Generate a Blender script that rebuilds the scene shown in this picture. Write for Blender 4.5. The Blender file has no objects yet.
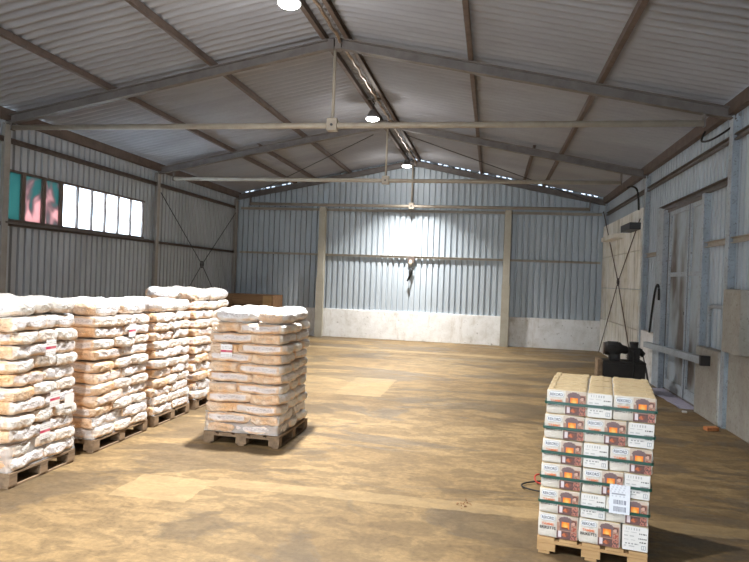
import bpy, bmesh, math, random
from mathutils import Vector, Matrix, noise
R = math.radians
C = bpy.context.scene.collection
rnd = random.Random(7)

# ------------------------------------------------------------------ materials
def mat(name, col, rough=.7, metal=0., spec=.3):
    m = bpy.data.materials.new(name); m.use_nodes = True
    b = m.node_tree.nodes['Principled BSDF']
    b.inputs['Base Color'].default_value = (*col, 1)
    b.inputs['Roughness'].default_value = rough
    b.inputs['Metallic'].default_value = metal
    b.inputs['Specular IOR Level'].default_value = spec
    return m

class NT:
    def __init__(s, m): s.m = m; s.t = m.node_tree; s.n = s.t.nodes; s.b = s.n['Principled BSDF']
    def add(s, typ, **kw):
        n = s.n.new(typ)
        for k, v in kw.items(): setattr(n, k, v)
        return n
    def link(s, a, b): s.t.links.new(a, b)
    def coord(s, kind='Object', scale=(1, 1, 1), loc=(0, 0, 0)):
        c = s.add('ShaderNodeTexCoord'); m = s.add('ShaderNodeMapping')
        m.inputs['Scale'].default_value = scale; m.inputs['Location'].default_value = loc
        s.link(c.outputs[kind], m.inputs['Vector']); return m.outputs['Vector']
    def noise(s, vec, scale, detail=5, rough=.6, dist=0.):
        n = s.add('ShaderNodeTexNoise'); s.link(vec, n.inputs['Vector'])
        n.inputs['Scale'].default_value = scale; n.inputs['Detail'].default_value = detail
        n.inputs['Roughness'].default_value = rough; n.inputs['Distortion'].default_value = dist
        return n.outputs['Fac']
    def ramp(s, fac, stops):
        r = s.add('ShaderNodeValToRGB'); s.link(fac, r.inputs['Fac'])
        e = r.color_ramp.elements
        while len(e) < len(stops): e.new(.5)
        for el, (p, c) in zip(e, stops):
            el.position = p
            el.color = (*c, 1) if isinstance(c, tuple) else (c, c, c, 1)
        return r.outputs['Color']
    def mix(s, fac, a, b, mode='MIX'):
        n = s.add('ShaderNodeMix', data_type='RGBA', blend_type=mode)
        for sock, v in ((n.inputs[0], fac), (n.inputs[6], a), (n.inputs[7], b)):
            if isinstance(v, (int, float)): sock.default_value = v
            elif isinstance(v, tuple): sock.default_value = (*v, 1)
            else: s.link(v, sock)
        return n.outputs[2]
    def math(s, op, a, b=0., c=None):
        n = s.add('ShaderNodeMath', operation=op)
        for i, v in enumerate((a, b) if c is None else (a, b, c)):
            if isinstance(v, (int, float)): n.inputs[i].default_value = v
            else: s.link(v, n.inputs[i])
        return n.outputs[0]
    def color(s, c): s.link(c, s.b.inputs['Base Color'])
    def bump(s, h, strength=.3, dist=.02):
        n = s.add('ShaderNodeBump'); n.inputs['Strength'].default_value = strength
        n.inputs['Distance'].default_value = dist; s.link(h, n.inputs['Height'])
        s.link(n.outputs['Normal'], s.b.inputs['Normal'])

def dirty(name, c1, c2, scale=3., rough=.7, metal=0., stretch=(1, 1, 1), lo=.35, hi=.7, bump=0., spec=.3, fine=None):
    m = mat(name, c1, rough, metal, spec); n = NT(m)
    v = n.coord('Object', stretch)
    f = n.noise(v, scale, 6, .65)
    col = n.ramp(f, [(lo, c1), (hi, c2)])
    if fine:
        g = n.noise(v, scale*9, 3, .6)
        col = n.mix(n.ramp(g, [(.55, 0.), (.75, 1.)]), col, fine)
    n.color(col)
    if bump: n.bump(n.noise(v, scale*8, 4, .6), bump)
    return m

M = {}
M['sheet'] = dirty('painted_sheet_metal', (.47, .525, .575), (.39, .44, .49), 1.0, .5, .05, (1, 1, .5))
M['sheet_left'] = dirty('weathered_sheet_metal', (.46, .49, .53), (.36, .38, .41), 1.2, .6, .05, (1, 1, .4))
M['roof'] = dirty('fibre_cement_roof', (.33, .335, .36), (.24, .24, .262), .7, .85, 0, (.35, 1, 1))
M['steel'] = dirty('brown_grey_steel', (.19, .17, .16), (.13, .112, .105), 4, .6, .1)
M['rust'] = dirty('rusty_brown_steel', (.155, .118, .10), (.10, .078, .07), 5, .7, .1)
M['pipe'] = dirty('cream_painted_steel', (.43, .385, .315), (.34, .29, .235), 4, .5)
M['postgrey'] = dirty('grey_brown_post_paint', (.33, .31, .29), (.25, .23, .21), 3, .6)
M['bluesteel'] = dirty('blue_grey_painted_steel', (.40, .45, .50), (.30, .33, .36), 3, .55, 0, fine=(.22, .2, .19))
M['creamsteel'] = dirty('beige_painted_column', (.47, .45, .38), (.38, .34, .27), 3, .6)
M['darksteel'] = mat('dark_steel', (.05, .05, .055), .5, .3)
M['black'] = dirty('black_machine_paint', (.018, .017, .017), (.035, .03, .028), 6, .5)
M['rubber'] = mat('black_rubber', (.015, .015, .015), .6)
M['redwire'] = mat('red_cable_sheath', (.45, .04, .03), .5)
M['lamp'] = mat('lamp_aluminium', (.35, .35, .36), .4, .6)
M['glow'] = mat('lamp_lens', (1, 1, 1))
nb = NT(M['glow']); nb.b.inputs['Emission Color'].default_value = (1, .985, .94, 1); nb.b.inputs['Emission Strength'].default_value = 14

def plaster():
    m = mat('stained_white_plaster', (.7, .7, .66), .9, 0, .15); n = NT(m)
    v = n.coord(); vs = n.coord('Object', (1, 1, .18))
    a = n.ramp(n.noise(v, 2.2, 8, .7), [(.44, (.86, .86, .86)), (.60, (.74, .73, .71)), (.76, (.44, .40, .35))])
    b = n.ramp(n.noise(vs, 5, 5, .7), [(.55, 0.), (.75, 1.)])
    c = n.mix(n.math('MULTIPLY', b, .5), a, (.40, .33, .24))
    d = n.ramp(n.noise(v, 9, 6, .7), [(.62, 0.), (.70, 1.)])
    n.color(n.mix(n.math('MULTIPLY', d, .7), c, (.25, .22, .19))); n.bump(n.noise(v, 14, 5, .7), .5, .02)
    return m
M['plaster'] = plaster()
def yplaster():
    m = mat('peeling_limewash', (.6, .6, .52), .9, 0, .15); n = NT(m)
    v = n.coord(); vs = n.coord('Object', (1, 1, .12))
    a = n.ramp(n.noise(v, 1.5, 7, .7), [(.42, (.84, .83, .79)), (.64, (.70, .67, .58)), (.75, (.35, .31, .22))])
    b = n.ramp(n.noise(vs, 6, 5, .7), [(.52, 0.), (.68, 1.)])
    c = n.mix(n.math('MULTIPLY', b, .65), a, (.26, .23, .18))
    n.color(c); n.bump(n.noise(v, 12, 5, .7), .5, .02)
    return m
M['lime'] = yplaster()
M['concrete'] = dirty('rough_concrete', (.42, .40, .36), (.29, .265, .23), 2.5, .9, 0, lo=.3, hi=.75, bump=.5, fine=(.25, .23, .20))

def floor_mat():
    m = mat('stained_concrete_floor', (.4, .3, .17), .6, 0, .3); n = NT(m)
    v = n.coord(); vx = n.coord('Object', (1.1, 2.0, 1)); vx2 = n.coord('Object', (.6, 1.5, 1), (3, 1, 0))
    base = n.ramp(n.noise(v, .45, 6, .6), [(.33, (.185, .120, .055)), (.55, (.27, .185, .090)), (.75, (.32, .23, .118))])
    st = n.ramp(n.noise(vx, 2.6, 9, .68, .7), [(.45, 0.), (.50, .6), (.57, 1.)])
    col = n.mix(n.math('MULTIPLY', st, .55), base, (.105, .070, .036))
    wet = n.ramp(n.noise(vx2, .55, 7, .62, .9), [(.51, 0.), (.545, .9), (.7, 1.)])
    col = n.mix(n.math('MULTIPLY', wet, .62), col, (.095, .073, .050))
    fine = n.ramp(n.noise(v, 20, 6, .75), [(.32, .70), (.68, 1.15)])
    col = n.mix(1., col, fine, 'MULTIPLY')
    # mended rectangles and a pale joint strip in the slab
    sep = n.add('ShaderNodeSeparateXYZ'); n.link(v, sep.inputs[0])
    wob = n.math('MULTIPLY', n.math('SUBTRACT', n.noise(v, 6, 3), .5), .10)
    X = n.math('ADD', sep.outputs[0], wob); Y = n.math('ADD', sep.outputs[1], wob)
    def box(x0, x1, y0, y1):
        f = n.math('MULTIPLY', n.math('GREATER_THAN', X, x0), n.math('LESS_THAN', X, x1))
        g = n.math('MULTIPLY', n.math('GREATER_THAN', Y, y0), n.math('LESS_THAN', Y, y1))
        return n.math('MULTIPLY', f, g)
    mask = 0.
    for b, w in (((-3.5, -2.55, 10.55, 12.5), .25), ((-2.55, -1.76, 10.55, 12.5), .55), ((-3.22, -2.5, 5.08, 5.70), .55),
              ((-2.5, 6, 5.55, 5.80), .45), ((-9, 6, 17.3, 17.7), .5), ((.7, 1.6, 8.9, 9.15), .4), ((-2.9, 1.2, 16.1, 16.5), .35)):
        mask = n.math('MAXIMUM', n.math('MULTIPLY', box(*b), w), mask)
    mask = n.math('MULTIPLY', mask, n.ramp(n.noise(v, 7, 5, .7), [(.2, .5), (.6, 1.)]))
    col = n.mix(mask, col, (.36, .26, .135))
    n.color(col)
    r = n.ramp(wet, [(0., .62), (1., .42)]); n.link(r, n.b.inputs['Roughness'])
    n.bump(n.noise(v, 18, 5, .7), .25, .01)
    return m
M['floor'] = floor_mat()

def wood(name, c1, c2, axis):
    st = [9, 9, 9]; st[axis] = .8
    return dirty(name, c1, c2, 1.5, .8, 0, tuple(st), .3, .7)
M['wood_grey'] = wood('weathered_pallet_wood', (.31, .215, .135), (.15, .105, .07), 1)
M['wood_new'] = wood('new_pallet_wood', (.58, .38, .19), (.40, .24, .11), 0)
M['crate'] = wood('old_crate_wood', (.36, .21, .11), (.18, .10, .055), 0)

def bag_mat():
    m = mat('pellet_bag_plastic', (.8, .7, .6), .32, 0, .5); n = NT(m)
    v = n.coord()
    at = n.add('ShaderNodeAttribute'); at.attribute_name = 'print'
    sep = n.add('ShaderNodeSeparateColor'); n.link(at.outputs['Color'], sep.inputs[0])
    pel = n.ramp(n.noise(v, 55, 3, .7), [(.35, (.66, .36, .17)), (.65, (.88, .57, .31))])
    pel = n.mix(n.ramp(n.noise(v, 5, 3), [(.4, 0.), (.65, .5)]), pel, (.80, .66, .50))
    white = n.ramp(n.noise(v, 9, 4, .6), [(.3, (.70, .68, .67)), (.6, (.79, .77, .74))])
    col = n.mix(sep.outputs[0], pel, white)
    col = n.mix(n.math('MULTIPLY', sep.outputs[1], .75), col, (.78, .76, .80))
    vt = n.coord('Object', (1, 1, 2.2))
    tx = n.ramp(n.noise(vt, 60, 2, .5), [(.50, 0.), (.56, 1.)])
    col = n.mix(n.math('MULTIPLY', n.math('MULTIPLY', tx, sep.outputs[2]), .42), col, (.16, .14, .17))
    n.color(col)
    n.bump(n.noise(n.coord('Object', (1, 1, 1.6)), 10, 4, .58, 1.6), .8, .045)
    n.b.inputs['Coat Weight'].default_value = .35; n.b.inputs['Coat Roughness'].default_value = .15
    return m
M['bag'] = bag_mat()

def film_mat():
    m = mat('clear_stretch_film', (.95, .95, .97), .16, 0, .6); n = NT(m)
    n.bump(n.noise(n.coord('Object', (1, 1, 5)), 9, 5, .7, 2.), 1., .03)
    tr = n.add('ShaderNodeBsdfTransparent'); mx = n.add('ShaderNodeMixShader'); mx.inputs[0].default_value = .42
    out = n.n['Material Output']
    n.link(tr.outputs[0], mx.inputs[1]); n.link(n.b.outputs[0], mx.inputs[2]); n.link(mx.outputs[0], out.inputs['Surface'])
    return m
M['film'] = film_mat()
M['paper'] = dirty('briquette_pack_paper', (.80, .76, .70), (.68, .64, .58), 14, .6, 0, bump=.5)
M['kraft'] = dirty('kraft_paper_top', (.70, .56, .35), (.58, .44, .26), 10, .7, 0, bump=.5)
M['white_label'] = mat('white_label_paper', (.82, .83, .85), .5)
M['ink_navy'] = mat('navy_ink', (.03, .045, .10), .5)
M['ink_rim'] = mat('grey_blue_label_rim', (.30, .34, .40), .5)
M['ink_black'] = mat('dark_ink', (.035, .03, .03), .5)
M['ink_orange'] = mat('orange_ink', (.80, .22, .08), .5)
M['strap'] = mat('green_plastic_strap', (.008, .075, .055), .35, 0, .5)
M['brickred'] = dirty('orange_brick', (.62, .25, .10), (.45, .17, .07), 20, .9)
M['plasticsheet'] = dirty('crumpled_plastic_sheet', (.50, .47, .56), (.34, .31, .42), 6, .3, 0, bump=.8)
M['tape'] = dirty('ridge_cable_wrap', (.42, .30, .20), (.16, .11, .08), 9, .35, .4, fine=(.7, .6, .5))
def printmat():
    m = mat('colour_print', (1, 1, 1), .45); n = NT(m)
    a = n.add('ShaderNodeAttribute'); a.attribute_name = 'Col'; n.color(a.outputs['Color']); return m
M['print'] = printmat()
def door_mat():
    m = mat('stained_door_paint', (.4, .45, .5), .55); n = NT(m)
    v = n.coord('Object', (1, 1, .6))
    a = n.ramp(n.noise(v, 1.2, 3, .5), [(.42, (.38, .44, .49)), (.50, (.31, .34, .36)), (.62, (.12, .10, .085))])
    n.color(n.mix(n.ramp(n.noise(v, 12, 5), [(.55, 0.), (.72, .5)]), a, (.25, .22, .2))); return m
M['door'] = door_mat()
def pane(name, stops, sc, dist, fac=1.):
    m = bpy.data.materials.new(name); m.use_nodes = True; t = m.node_tree
    for nn in list(t.nodes):
        if nn.type == 'BSDF_PRINCIPLED': t.nodes.remove(nn)
    out = t.nodes['Material Output']
    tc = t.nodes.new('ShaderNodeTexCoord'); mp = t.nodes.new('ShaderNodeMapping'); mp.inputs['Scale'].default_value = (1, 1, .8)
    mp.inputs['Rotation'].default_value = (R(35), 0, 0)
    nz = t.nodes.new('ShaderNodeTexNoise'); nz.inputs['Scale'].default_value = sc; nz.inputs['Detail'].default_value = 2; nz.inputs['Distortion'].default_value = dist
    rp = t.nodes.new('ShaderNodeValToRGB')
    e = rp.color_ramp.elements
    while len(e) < len(stops): e.new(.5)
    for el, (p, c) in zip(e, stops): el.position = p; el.color = (*c, 1)
    tr = t.nodes.new('ShaderNodeBsdfTranslucent'); gl = t.nodes.new('ShaderNodeBsdfGlossy'); gl.inputs['Roughness'].default_value = .1
    mx = t.nodes.new('ShaderNodeMixShader'); mx.inputs[0].default_value = .05
    L = t.links.new
    L(tc.outputs['Object'], mp.inputs[0]); L(mp.outputs[0], nz.inputs['Vector']); L(nz.outputs['Fac'], rp.inputs[0]); L(rp.outputs[0], tr.inputs[0])
    L(tr.outputs[0], mx.inputs[1]); L(gl.outputs[0], mx.inputs[2]); L(mx.outputs[0], out.inputs[0])
    return m
M['pane_white'] = pane('frosted_white_glass', [(.3, (.86, .92, .97)), (.7, (.95, .97, 1.))], 2, 0)
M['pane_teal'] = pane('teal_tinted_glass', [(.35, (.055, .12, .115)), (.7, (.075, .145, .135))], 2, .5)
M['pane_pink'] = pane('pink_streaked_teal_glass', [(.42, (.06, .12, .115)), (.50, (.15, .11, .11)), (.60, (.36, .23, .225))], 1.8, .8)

# ------------------------------------------------------------------ object helpers
def link(name, me, parent=None):
    o = bpy.data.objects.new(name, me); C.objects.link(o)
    if parent: o.parent = parent
    return o
def tag(o, label=None, cat=None, group=None, kind=None):
    if label: o['label'] = label
    if cat: o['category'] = cat
    if group: o['group'] = group
    if kind: o['kind'] = kind
    return o
def thing(name, label, cat, loc=(0, 0, 0), rz=0., group=None, kind=None):
    o = link(name, None); o.location = loc; o.rotation_euler = (0, 0, rz); o.empty_display_size = .1
    return tag(o, label, cat, group, kind)

class MB:
    def __init__(s): s.bm = bmesh.new()
    def poly_extrude(s, pts, vec):
        a = [s.bm.verts.new(p) for p in pts]; b = [s.bm.verts.new(Vector(p)+Vector(vec)) for p in pts]
        n = len(pts); s.bm.faces.new(a); s.bm.faces.new(b[::-1])
        for i in range(n): s.bm.faces.new((a[i], b[i], b[(i+1) % n], a[(i+1) % n]))
        return s
    def box(s, x0, x1, y0, y1, z0, z1, bev=0., m=None):
        M4 = Matrix.Translation(((x0+x1)/2, (y0+y1)/2, (z0+z1)/2)) @ Matrix.Diagonal((abs(x1-x0), abs(y1-y0), abs(z1-z0), 1))
        r = bmesh.ops.create_cube(s.bm, size=1, matrix=(m @ M4) if m else M4)
        if bev:
            ed = list({e for v in r['verts'] for e in v.link_edges})
            bmesh.ops.bevel(s.bm, geom=ed, offset=bev, segments=2, affect='EDGES', profile=.6)
        return s
    def tube(s, pts, r, n=10, caps=True, curve=False):
        pts = [Vector(p) for p in pts]; rings = []
        if curve:
            P_ = [pts[0]]+pts+[pts[-1]]; out = []
            for a, b, c, d in zip(P_, P_[1:], P_[2:], P_[3:]):
                for k in range(6):
                    t = k/6; out.append(.5*((2*b)+(c-a)*t+(2*a-5*b+4*c-d)*t*t+(3*b-a-3*c+d)*t**3))
            pts = out+[pts[-1]]
        for i, p in enumerate(pts):
            d = (pts[min(i+1, len(pts)-1)]-pts[max(i-1, 0)]).normalized()
            up = Vector((0, 0, 1)) if abs(d.z) < .9 else Vector((0, 1, 0))
            a = d.cross(up).normalized(); b = a.cross(d)
            rr = r[i] if isinstance(r, (list, tuple)) else r
            rings.append([s.bm.verts.new(p+a*math.cos(2*math.pi*k/n)*rr+b*math.sin(2*math.pi*k/n)*rr) for k in range(n)])
        for q, w in zip(rings, rings[1:]):
            for k in range(n): s.bm.faces.new((q[k], q[(k+1) % n], w[(k+1) % n], w[k])).smooth = True
        if caps: s.bm.faces.new(rings[0][::-1]); s.bm.faces.new(rings[-1])
        return s
    def section(s, p0, p1, prof, up=(0, 0, 1)):
        """extrude a closed 2-D profile (side, up) from p0 to p1"""
        p0 = Vector(p0); p1 = Vector(p1); d = (p1-p0).normalized(); up = Vector(up)
        a = d.cross(up).normalized(); b = a.cross(d)
        A = [s.bm.verts.new(p0+a*x+b*y) for x, y in prof]; B = [s.bm.verts.new(p1+a*x+b*y) for x, y in prof]
        n = len(prof)
        for i in range(n): s.bm.faces.new((A[i], A[(i+1) % n], B[(i+1) % n], B[i]))
        s.bm.faces.new(A[::-1]); s.bm.faces.new(B)
        return s
    def build(s, name, m, parent=None, smooth=False):
        bmesh.ops.recalc_face_normals(s.bm, faces=s.bm.faces)
        me = bpy.data.meshes.new(name); s.bm.to_mesh(me); s.bm.free()
        for x in (m if isinstance(m, (list, tuple)) else [m]): me.materials.append(x)
        if smooth:
            for p in me.polygons: p.use_smooth = True
        return link(name, me, parent)

def I(w, h, t=.012, tf=.016):   # I-section, top flange at +h/2
    w2, h2 = w/2, h/2
    return [(-w2, -h2), (w2, -h2), (w2, -h2+tf), (t/2, -h2+tf), (t/2, h2-tf), (w2, h2-tf), (w2, h2), (-w2, h2), (-w2, h2-tf), (-t/2, h2-tf), (-t/2, -h2+tf), (-w2, -h2+tf)]
def CH(w, h, t=.012, flip=1):
    return [(-w/2*flip, -h/2), (w/2*flip, -h/2), (w/2*flip, -h/2+t), ((-w/2+t)*flip, -h/2+t), ((-w/2+t)*flip, h/2-t), (w/2*flip, h/2-t), (w/2*flip, h/2), (-w/2*flip, h/2)]
def RECT(w, h): return [(-w/2, -h/2), (w/2, -h/2), (w/2, h/2), (-w/2, h/2)]

# ------------------------------------------------------------------ the hall
XL, XR, XM = -8.74, 3.51, -2.62        # sheet planes, ridge
FL, FR = -8.55, 3.32                    # inner column flanges
Y0, YB = -6.0, 20.78                    # front wall, back wall
FY = [10.05, 15.33, 20.52]              # portal frames
S = .2
RB = 5.65                               # rafter underside at the ridge
ROOF = RB+.16+.10
def roofz(x, base=ROOF): return base-S*abs(x-XM)

def structure(o, label, cat): return tag(o, label, cat, None, 'structure')

b = MB(); b.box(XL-.25, XR+.25, Y0-.1, YB+.12, -.2, 0)
structure(b.build('floor', M['floor']), 'stained tan concrete floor of the hall with pale mended patches', 'floor')

def sheet(name, horiz, plane, s0, s1, zr, material, sign, gable=False, label=''):
    """trapezoid sheet wall; horiz='y' or 'x'; sign = direction of the room from the plane"""
    pitch = .186; prof = []; s = s0; k = 0
    while s < s1:
        for ds, d in ((0, 0.), (.010, .07), (.130, .07), (.140, 0.)):
            if s+ds <= s1: prof.append((s+ds, d))
        s += pitch
    prof.append((s1, 0.))
    bm = bmesh.new(); cache = {}
    def vert(s, d, z):
        key = (round(s, 4), round(z, 4))
        if key not in cache:
            cache[key] = bm.verts.new((plane+sign*d, s, z) if horiz == 'y' else (s, plane+sign*d, z))
        return cache[key]
    for (sa, da), (sb, db) in zip(prof, prof[1:]):
        mid = (sa+sb)/2
        for za, zb in zr(mid):
            flat = da > .01 and db > .01 and (mid > -2.7 or mid < -6.6) and math.sin(mid*91.7) < .55
            top = lambda q: (roofz(q)-(.026 if flat else -.05)) if zb is None else zb
            bm.faces.new((vert(sa, da, za), vert(sb, db, za), vert(sb, db, top(sb)), vert(sa, da, top(sa))))
    me = bpy.data.meshes.new(name); bm.to_mesh(me); bm.free(); me.materials.append(material)
    return structure(link(name, me), label, 'wall')

EZ = roofz(XL)-.03
WY0, WY1, WZ0, WZ1 = 10.16, 14.79, 2.80, 3.66
sheet('wall_left', 'y', XL, Y0, YB, lambda q: [(.90, WZ0-.03), (WZ1+.03, EZ)] if WY0-.06 < q < WY1+.06 else [(.90, EZ)], M['sheet_left'], 1, label='left wall of ribbed grey sheet metal with a strip window')
sheet('wall_back', 'x', YB, XL, XR, lambda q: [(.90, None)], M['sheet'], -1, label='back gable wall of pale ribbed sheet metal')
DY0, DY1 = 11.30, 13.55
sheet('wall_right', 'y', XR, Y0, YB, lambda q: [(3.55, EZ)] if DY0 < q < DY1 else [(.90, EZ)], M['sheet'], -1, label='right wall of ribbed blue grey sheet metal around the steel door')
sheet('wall_front', 'x', Y0, XL, XR, lambda q: [(3.8, None)] if -4.9 < q < -.4 else [(0, None)], M['sheet'], 1, label='front wall of ribbed sheet metal behind the camera')

# masonry plinths
b = MB(); b.box(XL-.2, XL+.1, Y0, YB, 0, .93, .012)
structure(b.build('baseboard_left', M['plaster']), 'low whitewashed masonry wall under the left sheet wall', 'wall')
b = MB(); b.box(XL+.1, XR+.2, YB-.13, YB+.15, 0, .93, .012)
structure(b.build('baseboard_back', M['plaster']), 'low peeling whitewashed masonry wall under the back sheet wall', 'wall')
b = MB(); b.box(XR-.05, XR+.2, 15.3, YB-.14, 0, .93)  # unseen backing, added to keep sky light from leaking between the panels
structure(b.build('trim_6', M['plaster']), 'unseen backing added behind the limewashed panels to block sky leaks', 'wall')
b = MB(); b.box(3.36, XR+.2, Y0, 9.94, 0, 1.12, .02).box(3.30, XR+.2, 10.18, 11.22, 0, 1.08, .02)
structure(b.build('baseboard_right', M['concrete']), 'rough low concrete wall along the right side', 'wall')
b = MB(); b.box(3.32, XR+.2, 14.14, 15.24, 0, 1.05, .015)
structure(b.build('trim_1', M['plaster']), 'whitewashed low wall stub beyond the door post', 'wall')
b = MB()
for y0, y1 in ((15.46, 16.75), (16.75, 18.05), (18.05, 19.35), (19.35, 20.60)):
    for z0, z1 in ((0, 1.02), (1.02, 1.95), (1.95, 2.85), (2.85, 3.82)):
        b.box(3.30+rnd.uniform(-.006, .006), XR-.06, y0+.008, y1-.008, z0+.006, z1-.006, .008)
structure(b.build('trim_2', M['lime']), 'tall limewashed panel wall with dark drip streaks at the far right', 'wall')

# roof sheets
bm = bmesh.new()
ny = int((YB+.3-Y0)/.19*8)
for side, xe in ((-1, XL-.35), (1, XR+.35)):
    cols = []
    for i in range(ny+1):
        y = Y0+i*.19/8; a = .034*math.cos(2*math.pi*i/8)+.034
        cols.append([bm.verts.new((x, y, roofz(x)+a)) for x in (XM, (XM+xe)/2, xe)])
    for p, q in zip(cols, cols[1:]):
        for k in range(2): bm.faces.new((p[k], p[k+1], q[k+1], q[k])).smooth = True
bmesh.ops.recalc_face_normals(bm, faces=bm.faces)
me = bpy.data.meshes.new('ceiling'); bm.to_mesh(me); bm.free(); me.materials.append(M['roof'])
structure(link('ceiling', me), 'underside of the grey corrugated gable roof', 'ceiling')
b = MB(); b.tube([(XM, Y0, ROOF+.05), (XM, YB+.3, ROOF+.05)], .07, 8)
structure(b.build('trim_3', M['roof']), 'ridge capping along the top of the roof', 'roof')

# window
w = thing('window_1', 'long strip window of nine upright panes in the left wall', 'window', (XL+.05, WY0, WZ0), kind='structure')
divs = [10.16, 10.61, 11.17, 11.69, 12.21, 12.71, 13.20, 13.72, 14.24, 14.79]
b = MB(); h = WZ1-WZ0
b.box(-.06, .05, -.05, WY1-WY0+.05, -.05, .0).box(-.06, .05, -.05, WY1-WY0+.05, h, h+.04)
for i, d in enumerate(divs):
    t = .045 if i in (1, 2, 3) else .025
    b.box(-.05, .04, d-WY0-t, d-WY0+t, 0, h)
b.build('window_frame', M['rust'], w)
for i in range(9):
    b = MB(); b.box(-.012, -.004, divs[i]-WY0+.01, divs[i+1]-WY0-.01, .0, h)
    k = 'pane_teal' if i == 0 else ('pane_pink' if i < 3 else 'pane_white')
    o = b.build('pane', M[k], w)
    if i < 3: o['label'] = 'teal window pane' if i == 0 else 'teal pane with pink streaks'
b = MB(); b.box(-.03, .16, -.1, WY1-WY0+.1, -.085, -.055); b.build('window_sill', M['steel'], w)

# columns
fr = ['nearest', 'middle', 'far corner']
for y, f in zip(FY, fr):
    for side, x0, x1 in (('left', XL+.04, FL), ('right', FR, XR-.04)):
        x = (x0+x1)/2; top = roofz(FL if side == 'left' else FR, RB)+.04
        b = MB(); b.section((x, y, 0), (x, y, top), I(.14, abs(x1-x0), .012, .02), (1, 0, 0))
        b.box(x0, x1, y-.09, y+.09, 0, .015)
        tag(b.build('steel_column', M['bluesteel'] if side == 'right' else M['postgrey']),
            f'steel wall column of the {f} roof frame on the {side} side', 'column', 'steel wall columns')
for x, n in ((-5.55, 'left'), (.43, 'right')):
    t = thing('gable_column', f'beige steel column on the back wall, {n} of the pair', 'column', (x, 20.5, 0), 0, 'columns on the back wall')
    b = MB(); b.box(-.105, .105, -.10, .10, 0, 4.26, .008); b.build('shaft', M['creamsteel'], t)
    b = MB(); b.box(-.125, .125, -.112, -.09, 0, 1.95, .006); b.build('stiffener_plate', M['creamsteel'], t)

# rafters
for y, f in zip(FY, ['nearest', 'middle', 'rear']):
    for side, xe in (('left', FL-.06), ('right', FR+.06)):
        b = MB(); z = RB+.08
        p0 = (XM+(.004 if side == 'right' else -.004), y, z); p1 = (xe, y, roofz(xe, z))
        b.section(p0, p1, I(.12, .16))
        xs = XM+(.06 if side == 'right' else -.06); b.box(xs-.05, xs+.05, y-.08, y+.08, roofz(xs, RB)-.02, roofz(xs, RB)+.13)
        tag(b.build('roof_rafter', M['steel']), f'{side} sloping rafter of the {f} roof frame', 'beam', 'roof rafters')

# purlins
PZ = RB+.16
def purlin(x, y0, y1, label, flip):
    b = MB(); z = roofz(x, PZ)+.05
    b.section((x, y0, z), (x, y1, z), CH(.07, .095, .012, flip))
    tag(b.build('roof_purlin', M['rust']), label, 'beam', 'roof purlins')
purlin(-6.57, Y0+.1, YB-.1, 'lower full length purlin under the left roof slope', -1)
purlin(-4.71, Y0+.1, YB-.1, 'upper full length purlin under the left roof slope', -1)
purlin(-2.80, Y0+.1, YB-.1, 'ridge purlin just left of the ceiling lamps', -1)
purlin(-2.42, Y0+.1, YB-.1, 'ridge purlin just right of the ceiling lamps', 1)
purlin(-.45, Y0+.1, YB-.1, 'upper full length purlin under the right roof slope', 1)
purlin(1.48, Y0+.1, YB-.1, 'lower full length purlin under the right roof slope', 1)
purlin(-5.90, FY[1], YB-.1, 'short extra purlin in the rear bay of the left slope', -1)
purlin(.86, FY[1], YB-.1, 'short extra purlin in the rear bay of the right slope', 1)
for side, x, fl in (('left', FL-.0, -1), ('right', FR+.0, 1)):
    b = MB(); z = roofz(x, PZ)
    b.section((x, Y0+.1, z), (x, YB-.1, z), CH(.10, .19, .014, fl))
    tag(b.build('eave_beam', M['rust']), f'dark brown beam running along the {side} eave', 'beam', 'eave beams')

# girts
def girt(p0, p1, label, m='steel', w=.07, h=.085):
    b = MB(); b.section(p0, p1, CH(w, h, .01)); tag(b.build('wall_girt', M[m]), label, 'rail', 'wall girts')
GL = FL-.055
girt((GL, Y0+.1, 4.2), (GL, YB-.2, 4.2), 'upper steel rail along the left wall above the window', 'rust')
girt((GL, Y0+.1, 2.70), (GL, YB-.2, 2.70), 'lower steel rail along the left wall below the window', 'rust', .075, .06)
girt((XL+.25, YB-.125, 4.2), (XR-.25, YB-.125, 4.2), 'upper steel rail across the back wall under the tie pipe', 'pipe', .09, .08)
girt((XL+.25, YB-.125, 2.71), (XR-.25, YB-.125, 2.71), 'lower steel rail across the middle of back wall', 'pipe', .09, .07)
GR = FR+.055
girt((GR, YB-.2, 4.2), (GR, Y0+.1, 4.2), 'upper steel rail along the right wall below the eave', 'steel')
girt((GR, DY0-.15, 2.71), (GR, Y0+.1, 2.71), 'middle steel rail on the right wall, near side of the door', 'pipe')
girt((GR, 15.25, 2.71), (GR, 14.15, 2.71), 'short steel rail between door post and far right wall', 'pipe')
girt((GR, 14.1, 3.60), (GR, 10.12, 3.60), 'brown steel lintel rail over the sliding door', 'steel', .09, .10)

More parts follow.
